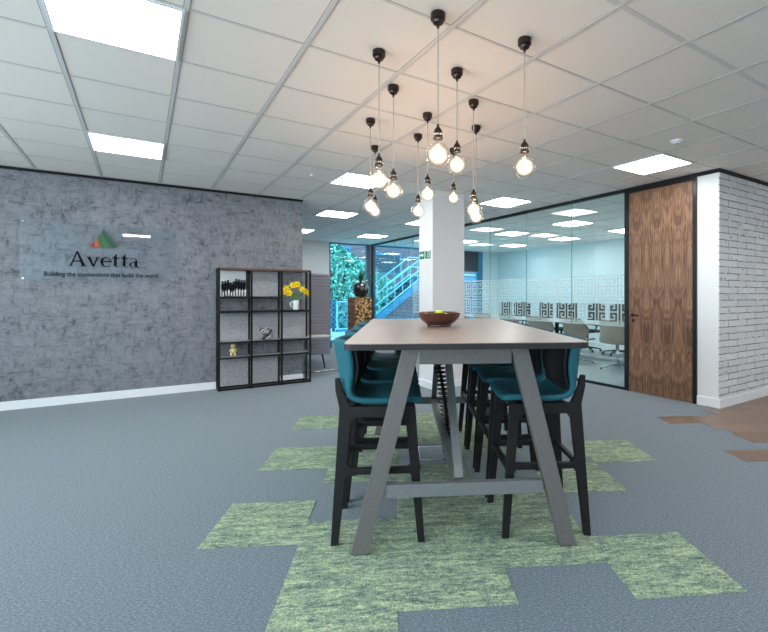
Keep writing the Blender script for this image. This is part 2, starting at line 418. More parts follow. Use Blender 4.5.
# ---------------------------------------------------------------- ceiling
struct('ceiling', bx(X0, 10.3, Y0, YF, H, H+.12), M['ceil'])
P = .608
gx = [2.62+P*k for k in range(-11, 13)]; gy = [3.227+P*k for k in range(-12, 15)]
bm = B()
for x in gx:
    if X0 < x < 10.2:
        box(bm, x-.012, x+.012, Y0, YF, H-.004, H, 0)
for y in gy:
    if Y0 < y < YF:
        w = .014 if abs(y-1.403) < .05 else .008
        box(bm, X0, 10.3, y-w, y+w, H-.003, H, 0)
struct('trim_1', bm, M['grid'])
bm = B()
for x in gx:
    if X0 < x < 10.2:
        for s in (-1, 1): box(bm, x+s*.014-.002, x+s*.014+.002, Y0, YF, H-.0015, H)
for y in gy:
    if Y0 < y < YF: box(bm, X0, 10.3, y-.0115, y-.008, H-.0012, H)
struct('trim_2', bm, M['reveal'])

def ceiling_light(x, y, label, group='recessed square ceiling light panels'):
    t = thing('ceiling_light', label, 'ceiling light', (x, y, H), 0, group)
    bm = B(); r = .298; q = .283
    for a in ((-r, r, -r, -q), (-r, r, q, r), (-r, -q, -q, q), (q, r, -q, q)): box(bm, *a, -.012, -.001)
    obj('light_frame', bm, M['skirt'], t); obj('diffuser', bx(-q, q, -q, q, -.009, -.002), M['panel'], t); return t
LX, LY = [-.116, 2.316, 4.748], [2.923, 5.355, 7.787, 10.219]
ceiling_light(LX[0], LY[0], 'large bright square ceiling panel cut by the top left photo edge')
ceiling_light(LX[0], LY[1], 'square ceiling panel just above the feature wall with the sign')
ceiling_light(LX[1], LY[1], 'square ceiling panel partly behind the left cluster of bulbs')
ceiling_light(LX[2], LY[1], 'square ceiling panel between the column and the glass wall top')
ceiling_light(LX[2], LY[0], 'square ceiling panel just above the walnut door')
ceiling_light(2.92, LY[2], 'square ceiling panel beside the end of the grey feature wall')
ceiling_light(LX[2], LY[2], 'square ceiling panel partly hidden by the left side of the column')
ceiling_light(2.92, LY[3], 'small far ceiling panel cut by the end of the feature wall')
ceiling_light(LX[2], LY[3], 'small far ceiling panel above the garden window')
for x, y, w in ((7.3, 6.2, 'nearest left'), (9.1, 6.2, 'nearest right'), (7.3, 8.0, 'middle left'), (9.1, 8.0, 'middle right'), (7.3, 9.9, 'farthest left'), (9.1, 9.9, 'farthest right')):
    ceiling_light(x, y, w+' of the six ceiling panels inside the meeting room behind glass', 'meeting room ceiling light panels')
for x in (-2.55, LX[0], LX[1], LX[2]):
    for y in (.491, -1.941):
        if (x, y) not in ((-2.55, .491), (-2.55, -1.941), (LX[0], -1.941)): ceiling_light(x, y, 'square ceiling panel overhead behind the camera')
ceiling_light(7.18, .491, 'square ceiling panel over the wooden floor beyond the frame'); ceiling_light(7.18, -1.941, 'square ceiling panel over the wooden floor beyond the frame')

# ---------------------------------------------------------------- walls
struct('wall_north', bx(X0, 2.05, YW, YW+.15, 0, H), M['wallpaper'])
struct('trim_3', bx(X0, 2.052, YW-.02, YW+.152, H-.032, H-.001), M['black'])
struct('baseboard_north', bx(X0, 2.06, YW-.016, YW, 0, .10), M['skirt'], bevel=.003)
bm = B(); box(bm, X0-.15, X0, Y0, YF, 0, .7); box(bm, X0-.15, X0, Y0, YF, 2.6, H)
for a, b in ((Y0, -3.6), (-.8, -.5), (2.3, 2.6), (5.4, YF)): box(bm, X0-.15, X0, a, b, .7, 2.6)
struct('wall_west', bm, M['white'])
for k, (a, b) in enumerate(((-3.6, -.8), (-.5, 2.3), (2.6, 5.4))):  # unseen windows, added to brighten the ceiling; side inferred from pier and column
    w_ = sempty('window_%d' % (4+k), (X0-.08, (a+b)/2, 0)); hw_ = (b-a)/2
    bm = B()
    for q in ((-hw_, -hw_+.05), (-.025, .025), (hw_-.05, hw_)): box(bm, -.03, .03, *q, .7, 2.6)
    box(bm, -.03, .03, -hw_, hw_, .7, .75); box(bm, -.03, .03, -hw_, hw_, 2.55, 2.6)
    obj('window_frame', bm, M['frame'], w_); obj('glass_pane', bx(-.004, .004, -hw_, hw_, .7, 2.6), M['glass'], w_)
    L = bpy.data.lights.new('daylight_fill', 'AREA'); L.shape = 'RECTANGLE'; L.size = b-a; L.size_y = 1.9; L.energy = 95; L.color = (1, .97, .94)  # added area lamp outside the pane, tilted up to fill the ceiling
    lo = bpy.data.objects.new('daylight_fill', L); COL.objects.link(lo); lo.location = (X0-.35, (a+b)/2, 1.5); lo.rotation_euler = (PI/2+.5, 0, -PI/2)
struct('wall_south', bx(X0, X1, Y0-.15, Y0, 0, H), M['white'])
struct('wall_east', bx(X1, X1+.15, Y0, 2.6, 0, H), M['white'])
YB = 2.59
struct('wall_brick', bx(GX-.011, X1, YB, YB+.01, 0, H), M['brick'])
struct('baseboard_brick', bx(GX-.012, X1, YB-.016, YB, 0, .105), M['skirt'], bevel=.003)
bm = B(); box(bm, GX-.012, GX+.1, YB+.011, 2.835, 0, H); box(bm, GX+.1, X1, YB+.011, YB+.1, 0, H); struct('wall_pier', bm, M['white'])
struct('baseboard_pier', bx(GX-.028, GX-.012, YB-.016, 2.835, 0, .105), M['skirt'], bevel=.003)
bm = B(); box(bm, GX-.022, X1, YB-.014, YB, H-.045, H-.001); box(bm, GX-.026, GX-.012, YB-.014, 2.84, H-.045, H-.001)
struct('trim_4', bm, M['black'])
struct('wall_meeting_east', bx(10.3, 10.45, 2.6, YF, 0, H), M['coolwall'])
# far facade
bm = B(); box(bm, X0, 4.28, YF, YF+.2, 0, H); struct('wall_far', bm, M['white'])
bm = B(); box(bm, 9.65, 10.45, YF, YF+.2, 0, H); struct('wall_far_east', bm, M['coolwall'])
# column
t = sempty('wall_column', (0, 0, 0))
obj('column_shaft', bx(3.337, 3.88, 5.25, 5.61, 0, H), M['colw'], t, bevel=.006)
obj('column_skirting', bx(3.321, 3.896, 5.234, 5.626, 0, .10), M['skirt'], t, bevel=.003)
# exit sign on column
t = thing('exit_sign', 'small green and white emergency exit sign on the white column', 'sign', (3.336, 5.435, 1.86))
obj('sign_plate', bx(-.006, -.0005, -.155, .155, -.075, .075), M['china'], t)
bm = B()
for a, b, c, d in ((-.145, -.012, -.055, .055), (.012, .145, -.055, .055)): box(bm, -.0085, -.006, a, b, c, d)
obj('sign_field', bm, M['signgreen'], t)
bm = B(); f = lambda p, s: (-.0085-.0025*s, -p[0], p[1])
prism(bm, [(-.13, -.009), (-.13, .013), (-.08, .013), (-.08, .034), (-.03, .002), (-.08, -.03), (-.08, -.009)], f)
obj('sign_arrow', bm, M['china'], t); bm = B()
prism(bm, [(.06, -.035), (.13, -.035), (.13, .045), (.06, .045), (.06, .035), (.118, .035), (.118, -.026), (.06, -.026)], f)
obj('sign_doorway', bm, M['china'], t); bm = B()
prism(bm, [(.068, .012), (.09, .022), (.1, .008), (.085, -.005), (.075, -.02), (.066, -.018), (.078, -.002)], f)
obj('sign_running_figure', bm, M['china'], t)

# ---------------------------------------------------------------- glass partition
W1 = sempty('window_1', (GX, 0, 0))
joints = [3.80, 4.73, 5.71, 6.69, 7.67, 8.65, 9.63, 10.61, 11.95]
bm = B(); box(bm, -.025, .025, 3.78, YF, 0, .035); box(bm, -.025, .025, 3.78, YF, H-.05, H-.001); box(bm, -.03, .03, YF-.06, YF, 0, H)
obj('partition_frame', bm, M['blackframe'], W1)
FILM = ["###############", "#.............#", "#.###########.#", "#.#....#....#.#", "#.#.##.#.##.#.#", "#.#..#.#.#..#.#", "#.####.#.####.#", "#......#......#",
        "#.####.#.####.#", "#.#..#.#.#..#.#", "#.#.##.#.##.#.#", "#.#....#....#.#", "#.###########.#", "#.............#"]
UW, UH, ZB = .375, .36, .893
for a, b in zip(joints, joints[1:]):
    g = obj('glass_pane', bx(-.005, .005, a+.002, b-.002, .03, H-.045), M['glass'], W1)
    obj('glass_joint', bx(-.0055, .0055, b-.003, b+.002, .035, H-.05), M['glassedge'], W1)
    bm = B()
    def quad(y0, y1, z0, z1):
        y0, y1 = max(y0, a+.01), min(y1, b-.01)
        if y1 <= y0: return
        bm.faces.new([bm.verts.new((-.0075, y, z)) for y, z in ((y0, z0), (y1, z0), (y1, z1), (y0, z1))])
    if a > 8.9: continue
    base = 3.80-.30+.0
    k0 = int((a-base)/UW)-1; cs = UW/14; ch = UH/14
    for k in range(k0, k0+5):
        for row in (0, 1):
            for r, line in enumerate(FILM):
                z1 = ZB+UH*(2-row)-r*ch; z0 = z1-ch; c = 0
                while c < 14:
                    if line[c] == '.':
                        e = c
                        while e < 14 and line[e] == '.': e += 1
                        quad(base+k*UW+c*cs, base+k*UW+e*cs, z0, z1); c = e
                    else: c += 1
    y0, y1 = a+.01, b-.01
    quad(y0, y1, ZB-.03, ZB-.006); 
    obj('frosted_film', bm, M['film'], W1)
# door
D1 = sempty('door_1', (GX, 0, 0))
bm = B()
box(bm, -.03, .06, 3.735, 3.80, 0, H-.001); box(bm, -.03, .06, 2.836, 2.885, 0, H-.001); box(bm, -.03, .06, 2.885, 3.735, H-.075, H-.001)
obj('door_frame', bm, M['blackframe'], D1, bevel=.002)
leaf = obj('door_leaf', bx(-.022, .022, 2.889, 3.731, .008, H-.079), M['walnut'], D1)
bm = B(); zt = 1.03
box(bm, -.028, -.022, 3.655, 3.69, zt-.02, zt+.02); tube(bm, [(-.028, 3.673, zt), (-.075, 3.673, zt), (-.078, 3.66, zt), (-.078, 3.555, zt)], .0095)
box(bm, -.028, -.022, 3.655, 3.69, zt-.09, zt-.055)
obj('door_handle', bm, M['black'], leaf)

# ---------------------------------------------------------------- far windows + outside
W2 = sempty('window_2', (0, YF, 0))
bm = B()
for a, b in ((4.28, 4.33), (5.40, 5.52)): box(bm, a, b, .02, .12, 0, H)
box(bm, 4.33, 5.40, .02, .12, 0, .05); box(bm, 4.33, 5.40, .02, .12, H-.04, H)
obj('window_frame', bm, M['frame'], W2); obj('glass_pane', bx(4.33, 5.40, .06, .07, .05, H-.04), M['glass'], W2)
W3 = sempty('window_3', (0, YF, 0))
bm = B()
for a, b in ((5.6, 5.68), (8.05, 8.13), (9.42, 9.65)): box(bm, a, b, .02, .12, 0, H)
box(bm, 5.68, 9.42, .02, .12, 0, .05); box(bm, 5.68, 9.42, .02, .12, H-.05, H)
obj('window_frame', bm, M['cyan'], W3)
for a, b in ((5.68, 8.05), (8.13, 9.42)): obj('glass_pane', bx(a, b, .06, .07, .05, H-.05), M['glass'], W3)
t = thing('roller_blind', 'charcoal roller blind drawn half down over the meeting room window', 'blind', (8.75, YF-.05, 2.09))
obj('blind_fabric', bx(-.66, .66, -.004, .004, 0, .62), M['blind'], t); bm = B(); tube(bm, [(-.66, 0, .625), (.66, 0, .625)], .022, 12); obj('blind_roller', bm, M['blind'], t, True)
obj('blind_rail', bx(-.66, .66, -.012, .012, -.02, 0), M['blind'], t)

struct('ground', bx(-2, 40, YF+.2, 45, -.12, -.02), M['paving'])
# ivy bank (descending crest to the right)
bm = B()
def bank(x, y):     # height
    top = 3.75-.62*max(0, x-6.55)
    k = max(0, min(1, (y-17.2)/1.8)); return max(0, top)*k
nx, ny = 30, 10
vg = [[bm.verts.new((0+i*.46, 17.2+j*.4, -.03+bank(0+i*.46, 17.2+j*.4))) for j in range(ny)] for i in range(nx)]
for i in range(nx-1):
    for j in range(ny-1): bm.faces.new((vg[i][j], vg[i+1][j], vg[i+1][j+1], vg[i][j+1]))
bank_o = obj('earth_bank', bm, M['soil']); bank_o['kind'] = 'structure'
bm = B()
for _ in range(14000):
    x = random.uniform(3.6, 11.8); y = random.uniform(17.1, 19.6); z = bank(x, y)
    if z < .02: continue
    s = random.uniform(.05, .11); c = Vector((x, y-.05, z+random.uniform(0, .14)))
    m = Matrix.Rotation(random.uniform(0, 6.28), 3, 'Z') @ Matrix.Rotation(random.uniform(.2, 1.5), 3, 'X')
    ps = [m @ Vector(p)*s for p in ((0, -1, 0), (.7, -.2, .15), (.5, .6, 0), (0, 1, .1), (-.5, .6, 0), (-.7, -.2, .15))]
    bm.faces.new([bm.verts.new(c+p) for p in ps])
o = obj('ivy', bm, M['ivy']); tag(o, 'dense teal green ivy covering the bank outside the window', 'ivy', kind='stuff')
# building behind
t = thing('brick_building', 'dark red brick building behind the outdoor stairs', 'building', (14, 24, 0))
bm = B(); box(bm, -12, 14, 0, 1.5, -.02, 9); obj('brick_wall', bm, M['obrick'], t)
for x0, x1, z0, z1 in ((-2.9, -1.0, 2.5, 3.75), (1.2, 3.4, 2.3, 3.75), (-6, -4.2, 2.6, 4.0)):
    f_ = obj('building_window', bx(x0, x1, -.06, 0, z0, z1), M['cyan'], t); obj('building_pane', bx(x0+.12, x1-.12, -.08, -.06, z0+.12, z1-.12), M['darkblue'], f_)
t = thing('clad_building', 'blue black clad building rising behind the ivy bank', 'building', (5, 26, 0))
bm = B(); box(bm, -9, 3, 0, 1, -.02, 10)
for k in range(14): box(bm, -9, 3, -.05, 0, .6*k+.1, .6*k+.5)
obj('cladding', bm, M['darkblue'], t)
# outdoor stair
t = thing('outdoor_staircase', 'blue painted outdoor stairs with pale handrails outside the window', 'stairs', (8.1, 17.0, 0))
slope = .72
def sz(x): return .42+slope*x
bm = B(); bar(bm, (-.7, 0, sz(-.7)-.12), (2.35, 0, sz(2.35)-.12), .06, .26); obj('stringer', bm, M['cyan'], t)
bm = B(); bar(bm, (-.7, 1.5, sz(-.7)-.12), (2.35, 1.5, sz(2.35)-.12), .06, .26); obj('stringer', bm, M['cyan'], t)
for k in range(13):
    x = -.55+.235*k; obj('tread', bx(x, x+.27, .03, 1.47, sz(x)-.03, sz(x)+.01), M['bluegrey'], t)
obj('landing', bx(2.3, 5.5, -.03, 1.53, sz(2.35)-.2, sz(2.35)), M['cyan'], t)
for yy in (0, 1.5):
    for dz in (.95, .5, .12):
        bm = B(); tube(bm, [(-.7, yy, sz(-.7)+dz), (2.35, yy, sz(2.35)+dz), (5.5, yy, sz(2.35)+dz)], .028, 8); obj('handrail', bm, M['cyan2'], t, True)
    for k in range(9):
        x = -.65+.37*k; bm = B(); tube(bm, [(x, yy, sz(x)-.1), (x, yy, sz(x)+.95)], .014, 6); obj('baluster', bm, M['cyan2'], t)
obj('stair_wall', bx(-.2, 5.4, .08, 1.42, -.02, .35), M['bluegrey'], t)
bm = B()
prism(bm, [(.3, .35), (5.4, .35), (5.4, 1.9), (2.3, 1.9)], lambda p, s: (p[0], .08+1.3*s, p[1])); obj('under_stair_brick', bm, M['obrick'], t)
# fence & framed panel outside
t = thing('slatted_fence', 'low blue grey slatted fence outside the garden window', 'fence', (5.35, 15.6, 0))
bm = B()
for k in range(6): box(bm, -1.1, .45, 0, .04, .10+.17*k, .23+.17*k)
obj('fence_slats', bm, M['bluegrey'], t)
for x in (-1.0, .4): obj('fence_post', bx(x-.04, x+.04, .04, .1, -.02, 1.1), M['darkblue'], t)
t = thing('mesh_gate', 'blue mesh gate with pale frame beside the slatted fence', 'gate', (5.88, 15.5, 0))
bm = B()
pts = [(-.06, .08), (.55, .08), (.85, .25), (.85, 1.22), (.55, 1.05), (-.06, 1.05)]
tube(bm, [(x, 0, z) for x, z in pts]+[(pts[0][0], 0, pts[0][1])], .025, 8); obj('gate_frame', bm, M['cyan2'], t)
bm = B()
for k in range(1, 12): x = -.06+.075*k; tube(bm, [(x, 0, .1), (x, 0, 1.1)], .006, 4)
for k in range(1, 12): tube(bm, [(-.06, 0, .1+.085*k), (.85, 0, .1+.085*k)], .006, 4)
obj('gate_mesh', bm, M['cyan'], t)
obj('gate_foot', bx(-.1, .9, -.06, .06, -.02, .07), M['cyan'], t)

# ---------------------------------------------------------------- sign on feature wall
t = thing('wall_sign', 'clear acrylic company sign with dark lettering on the grey wall', 'sign', (0, YW, 0))
obj('acrylic_panel', bx(-1.165, .368, -.046, -.038, 1.462, 2.168), M['acrylic'], t)
for x, z in ((-1.135, 2.14), (.342, 2.14), (-1.135, 1.49), (.342, 1.49)):
    bm = B(); tube(bm, [(x, 0, z), (x, -.056, z)], .011, 12); obj('standoff', bm, M['chrome'], t, 'auto')
bm = B()
fz = lambda p, s: (p[0], -.046-.004*s, p[1])
# serif letters, unit = cap height 1, drawn from strokes
def poly(pts, ox, sc, oz=1.644): prism(bm, [(ox+x*sc, oz+z*sc) for x, z in pts], fz)
def arc(cx, cz, rx, rz, a0, a1, tf, ox, sc, n=18):
    for i in range(n):
        A, Bq = a0+(a1-a0)*i/n, a0+(a1-a0)*(i+1)/n
        ps = []
        for an, o_ in ((A, 0), (Bq, 0), (Bq, 1), (A, 1)):
            th_ = tf(an)*o_; ps.append((cx+(rx-th_)*math.cos(an), cz+(rz-th_*.6)*math.sin(an)))
        poly(ps, ox, sc)
S_ = .176
def ser(x, z, w, ox): poly([(x-w/2, z), (x+w/2, z), (x+w/2, z+.035), (x-w/2, z+.035)], ox, S_)
# A
o_ = -.735
poly([(.08, 0), (.17, 0), (.52, 1.0), (.44, 1.02)], o_, S_); poly([(.42, 1.03), (.52, 1.03), (.94, 0), (.73, 0)], o_, S_); poly([(.22, .30), (.72, .30), (.72, .38), (.22, .38)], o_, S_)
ser(.13, 0, .28, o_); ser(.84, 0, .34, o_)
# v
o_ = -.562
poly([(.02, .66), (.21, .66), (.44, .0), (.32, 0)], o_, S_); poly([(.33, 0), (.42, 0), (.66, .66), (.56, .66)], o_, S_); ser(.12, .63, .28, o_); ser(.60, .63, .22, o_)
# e
o_ = -.433
arc(.34, .33, .32, .35, 0.05, 2*PI-.75, lambda a: .075+.10*max(0, -math.cos(a)), o_, S_, 26); poly([(.08, .32), (.64, .32), (.64, .40), (.08, .40)], o_, S_)
# t t
for o_ in (-.315, -.225):
    poly([(.12, .1), (.29, .1), (.29, .92), (.20, .86), (.12, .74)], o_, S_); poly([(.02, .60), (.44, .60), (.44, .68), (.02, .68)], o_, S_)
    arc(.30, .15, .16, .16, PI, 1.8*PI, lambda a: .06+.04*max(0, -math.cos(a)), o_, S_, 10)
# a
o_ = -.145
poly([(.36, .06), (.53, 0), (.53, .5), (.36, .5)], o_, S_); poly([(.48, 0), (.62, .0), (.62, .05), (.48, .08)], o_, S_)
arc(.28, .48, .22, .2, 0, PI*.85, lambda a: .06, o_, S_, 12); arc(.26, .19, .22, .2, .3, 2*PI-.3, lambda a: .05+.06*max(0, -math.cos(a)), o_, S_, 20)
obj('lettering', bm, M['ink'], t)
# tagline
cu = bpy.data.curves.new('tagline', 'FONT'); cu.body = 'Building the connections that build the world'; cu.size = .074; cu.extrude = .002; cu.offset = .0012; cu.space_character = 1.0
cu.align_x = 'CENTER'
to = bpy.data.objects.new('tmp_text', cu); COL.objects.link(to); bpy.context.view_layer.update()
me = bpy.data.meshes.new_from_object(to.evaluated_get(bpy.context.evaluated_depsgraph_get())); bpy.data.objects.remove(to)
xs = [v.co.x for v in me.vertices]; wv = max(xs)-min(xs); k = 1.127/wv
for v in me.vertices: v.co.x *= k
me.materials.clear(); me.materials.append(M['ink']); me.name = 'tagline'
o = bpy.data.objects.new('tagline', me); COL.objects.link(o); o.parent = t; o.location = (-.392, -.048, 1.522); o.rotation_euler = (PI/2, 0, 0)
# emblem
def em(zx, zy): return (-.531+(zx-305)*(.267/173), 2.11-(zy-22)*(.225/113))
for nm, mt, pts in (('emblem_peak', 'darkgreen', [(392, 22), (478, 135), (440, 135), (380, 45)]), ('emblem_stripe', 'midgreen', [(376, 50), (436, 135), (404, 135), (370, 76)]),
                    ('emblem_ridge', 'olive', [(366, 58), (398, 135), (368, 135), (352, 88)]), ('emblem_foothill', 'emborange', [(349, 90), (364, 135), (342, 135), (334, 108)]),
                    ('emblem_slope', 'embred', [(331, 104), (338, 135), (305, 135)])):
    bm = B(); prism(bm, [em(*p) for p in pts], fz); obj(nm, bm, M[mt], t)

# ---------------------------------------------------------------- shelf unit
t = thing('shelving_unit', 'black metal open shelving unit against the grey wall', 'shelf', (.865, 6.71, 0))
PX = [0, .412, .823, 1.235]; HT = 1.665; DP = .185; w = .0125
for i, x in enumerate(PX):
    for y in (0, DP): obj('post', bx(x-w, x+w, y-w, y+w, 0, HT), M['black'], t)
def rails(z, i0, i1):
    bm = B()
    for y in (0, DP): box(bm, PX[i0]+w, PX[i1]-w, y-w, y+w, z-.024, z)
    for i in range(i0, i1+1): box(bm, PX[i]-w, PX[i]+w, w, DP-w, z-.024, z)
    obj('rail', bm, M['black'], t)
rails(.03, 0, 3); rails(HT, 0, 3)
obj('top_board', bx(0, PX[3], w, DP-w, HT-.004, HT+.004), M['shelfwood'], t)
obj('top_edge', bx(w, PX[3]-w, -w-.002, -w, HT-.024, HT+.002), M['shelfwood'], t)
for z, n, mt in ((1.272, 2, 'black'), (1.075, 3, 'black'), (.66, 3, 'shelfglass'), (.452, 3, 'shelfglass')):
    rails(z, 0, n)
    for i in range(n): obj('shelf_board', bx(PX[i]+w, PX[i+1]-w, -w+.002, DP, z, z+.006), M[mt], t)
for i, z0, z1 in ((0, .03, .43), (1, .03, .43), (0, .666, 1.05), (1, .666, 1.05), (2, .666, 1.05), (1, 1.278, 1.64)):
    obj('back_panel', bx(PX[i]+w, PX[i+1]-w, DP-.004, DP+.004, z0, z1), M['backpanel'], t)
# framed print in the top left cell
t = thing('crowd_print', 'white art print with a black and white crowd on top shelf', 'picture', (1.067, 6.87, 1.278))
obj('print_panel', bx(-.165, .165, 0, .012, 0, .36), M['canvas'], t)
bm = B(); bw = B(); rnd = random.Random(3)
for i in range(9):
    x = -.14+i*.035; hgt = .15+.05*rnd.random()
    lathe(bm, [(0, -.014), (.012, -.008), (.014, 0), (.011, .01), (0, .015)], 8, (x, -.018, hgt+.035))
    prism(bm, [(x-.014, hgt-.08), (x+.012, hgt-.08), (x+.02, hgt-.01), (x+.008, hgt+.02), (x-.012, hgt+.02), (x-.02, hgt-.02)], lambda p, s: (p[0], -.026*s-.001, p[1]))
    prism(bm, [(x-.012, hgt-.08), (x+.002, hgt-.08), (x-.004, .0), (x-.012, .0)], lambda p, s: (p[0], -.016*s-.001, p[1]))
    tube(bm, [(x+.01, -.02, hgt), (x+.03, -.022, hgt-.03+.07*rnd.random())], .005, 5)
    prism(bw, [(x-.001, hgt-.10), (x+.018, hgt-.10), (x+.014, .004), (x+.002, .004)], lambda p, s: (p[0], -.02*s-.001, p[1]))
obj('dark_figures', bm, M['ink'], t); obj('pale_figures', bw, M['china'], t)
# wire sculpture
t = thing('wire_sculpture', 'black and white twisted wire ornament on the middle shelf', 'ornament', (1.485, 6.80, .666))
rnd = random.Random(5)
for nm, mt, q in (('wire', 'black', 0), ('wire', 'china', 1), ('wire', 'black', 2)):
    bm = B()
    for _ in range(5):
        pts = []; a = rnd.uniform(0, 6.28); 
        for k in range(9):
            f = k/8; pts.append((.10*math.cos(a+f*4)*(.4+f*.6)*rnd.uniform(.8, 1.1), .035*math.sin(a+f*5), .006+.17*f*rnd.uniform(.75, 1)))
        tube(bm, pts, .0032, 5)
    obj(nm, bm, M[mt], t, True)
bm = B(); lathe(bm, [(0, 0), (.06, 0), (.06, .006), (0, .006)], 16); obj('ornament_base', bm, M['black'], t)
# yellow figurine
t = thing('bear_figurine', 'small pale yellow bear figurine on the lower left shelf', 'figurine', (1.05, 6.79, .458))
bm = B(); lathe(bm, [(0, .035), (.03, .04), (.036, .07), (.03, .10), (0, .108)], 14); obj('body', bm, M['figyellow'], t, True)
bm = B(); sphere(bm, (0, 0, .135), .033); sphere(bm, (-.024, 0, .163), .011); sphere(bm, (.024, 0, .163), .011); sphere(bm, (0, -.03, .128), .012); obj('head', bm, M['figyellow'], t, True)
for s in (-1, 1):
    bm = B(); tube(bm, [(s*.018, 0, .05), (s*.024, -.004, .015), (s*.024, -.01, .0)], [.017, .017, .015], 10); obj('leg', bm, M['figyellow'], t, True)
    bm = B(); tube(bm, [(s*.028, 0, .095), (s*.042, -.008, .06)], [.012, .011], 8); obj('arm', bm, M['figyellow'], t, True)
# mug with daffodils
mx, my, mz = 1.905, 6.77, 1.081
t = thing('mug', 'white mug used as a vase on the right shelf', 'mug', (mx, my, mz))
bm = B(); lathe(bm, [(0, 0), (.036, 0), (.040, .006), (.044, .14), (.041, .14), (.037, .012), (0, .012)], 24); obj('cup', bm, M['china'], t, 'auto')
bm = B(); tube(bm, [(-.040, 0, .115), (-.062, 0, .118), (-.078, 0, .10), (-.080, 0, .07), (-.068, 0, .045), (-.038, 0, .035)], .0075, 8); obj('mug_handle', bm, M['china'], t, True)
def daffodil(px, pz, py, face, label):
    px *= .85; pz += .03
    t = thing('daffodil', label, 'flower', (mx, my, mz+.016), 0, 'daffodils in the white mug')
    bm = B(); tube(bm, [(px*.06, py*.1, 0), (px*.15, py*.3, .10), (px*.7, py*.7, pz*.75), (px, py, pz-.02)], .004, 6); obj('stem', bm, M['stem'], t, True)
    d = Vector(face).normalized(); c = Vector((px, py, pz)); s = d.cross(Vector((0, 0, 1))).normalized(); u = s.cross(d)
    bm = B()
    for k in range(6):
        a = k*PI/3; r = s*math.cos(a)+u*math.sin(a); n_ = d.cross(r)
        ps = [c, c+r*.028+n_*.021+d*.006, c+r*.058+d*.004, c+r*.028-n_*.021+d*.006]
        vs = [bm.verts.new(p) for p in ps]; vb = [bm.verts.new(p-d*.002) for p in ps]; bm.faces.new(vs); bm.faces.new(vb[::-1])
        for i in range(4): bm.faces.new((vs[i], vb[i], vb[(i+1) % 4], vs[(i+1) % 4]))
    obj('petals', bm, M['yellow'], t)
    bm = B(); tube(bm, [c, c+d*.012, c+d*.026, c+d*.03], [.009, .012, .015, .019], 12); obj('trumpet', bm, M['orange'], t, True)
for a in ((-.205, .215, -.02, (-.6, -.8, .2), 'leftmost daffodil leaning low over the mug handle side'), (-.155, .265, .01, (-.2, -1, .1), 'daffodil second from the left in the white mug'),
          (-.12, .20, -.02, (-.3, -1, .3), 'daffodil below the second from left in the mug'), (-.05, .315, 0, (-.1, -1, .4), 'daffodil at top left of the mug bouquet'), (.03, .33, .01, (.2, -1, .2), 'topmost daffodil in the centre of the bouquet'),
          (.11, .255, -.01, (.1, -1, 0), 'daffodil right of centre in the mug bouquet'), (.165, .225, .01, (.4, -1, .2), 'daffodil second from the right in the white mug'), (.215, .20, 0, (.7, -.8, 0), 'rightmost daffodil drooping toward the shelf post')):
    daffodil(*a[:3][:1], a[1], a[2], a[3], a[4])
t = thing('daffodil_leaves', 'thin upright green daffodil leaves in the white mug', 'leaves', (mx, my, mz+.016))
for k in range(10):
    a = k*.63; bm = B(); tube(bm, [(.01*math.cos(a), .01*math.sin(a), 0), (.03*math.cos(a), .03*math.sin(a), .13), (.06*math.cos(a), .04*math.sin(a), .20+.02*(k % 4))], [.004, .006, .001], 4)
    obj('leaf', bm, M['stem'], t)

# ---------------------------------------------------------------- bar table
TH2 = YAW+math.radians(4.5)
tcx, tcy = room(.066, 3.295)
TZ = 1.07
T = thing('bar_table', 'long grey topped high bar table with A shaped steel legs', 'table', (tcx, tcy, 0), TH2)
bm = B()
hw, hl, r = .600, 1.127, .045
pts = []
for cx_, cy_, a0 in ((hw-r, hl-r, 0), (-hw+r, hl-r, PI/2), (-hw+r, -hl+r, PI), (hw-r, -hl+r, 1.5*PI)):
    for k in range(7): a = a0+k*PI/12; pts.append((cx_+r*math.cos(a), cy_+r*math.sin(a)))
prism(bm, pts, lambda p, s: (p[0], p[1], TZ-.004+.004*s)); obj('tabletop', bm, M['tabletop'], T, bevel=.0012)
bm = B(); prism(bm, pts, lambda p, s: (p[0]*.999, p[1]*.999, TZ-.032+.028*s)); obj('tabletop_edge', bm, M['tabledge'], T)
ZT = TZ-.034
for sgn in (-1, 1):
    yf = sgn*.975
    fr = lambda p, s: (p[0], yf-.025+.05*s, p[1])
    for s2 in (-1, 1):
        bm = B(); q = [(.32, ZT), (.233, ZT), (.490, 0.006), (.578, 0.006)]
        prism(bm, [(s2*x, z) for x, z in (q if s2 > 0 else q)], fr); g = obj('leg', bm, M['steel'], T, bevel=.002)
        bm = B(); prism(bm, [(s2*x, z) for x, z in [(.49, .006), (.49, 0), (.55, 0), (.55, .006)]], fr); obj('foot_glide', bm, M['black'], g)
    obj('top_bar', bx(-.236, .236, yf-.025, yf+.025, .95, ZT), M['steel'], T, bevel=.002)
    obj('cross_bar', bx(-.40, .40, yf-.02, yf+.02, .28, .345), M['steel2'], T, bevel=.002)
bm = B(); box(bm, -.052, -.004, -.955, .955, .285, .34); obj('centre_beam', bm, M['steel2'], T, bevel=.002)
for sgn in (-1, 1):
    bm = B(); bar(bm, (-.028, sgn*.93, .34), (-.028, sgn*.25, ZT), .045, .04, (0, 1, 0)); obj('brace', bm, M['steel2'], T)
obj('under_rail', bx(-.25, .25, -.95, -.90, ZT-.03, ZT), M['black'], T)
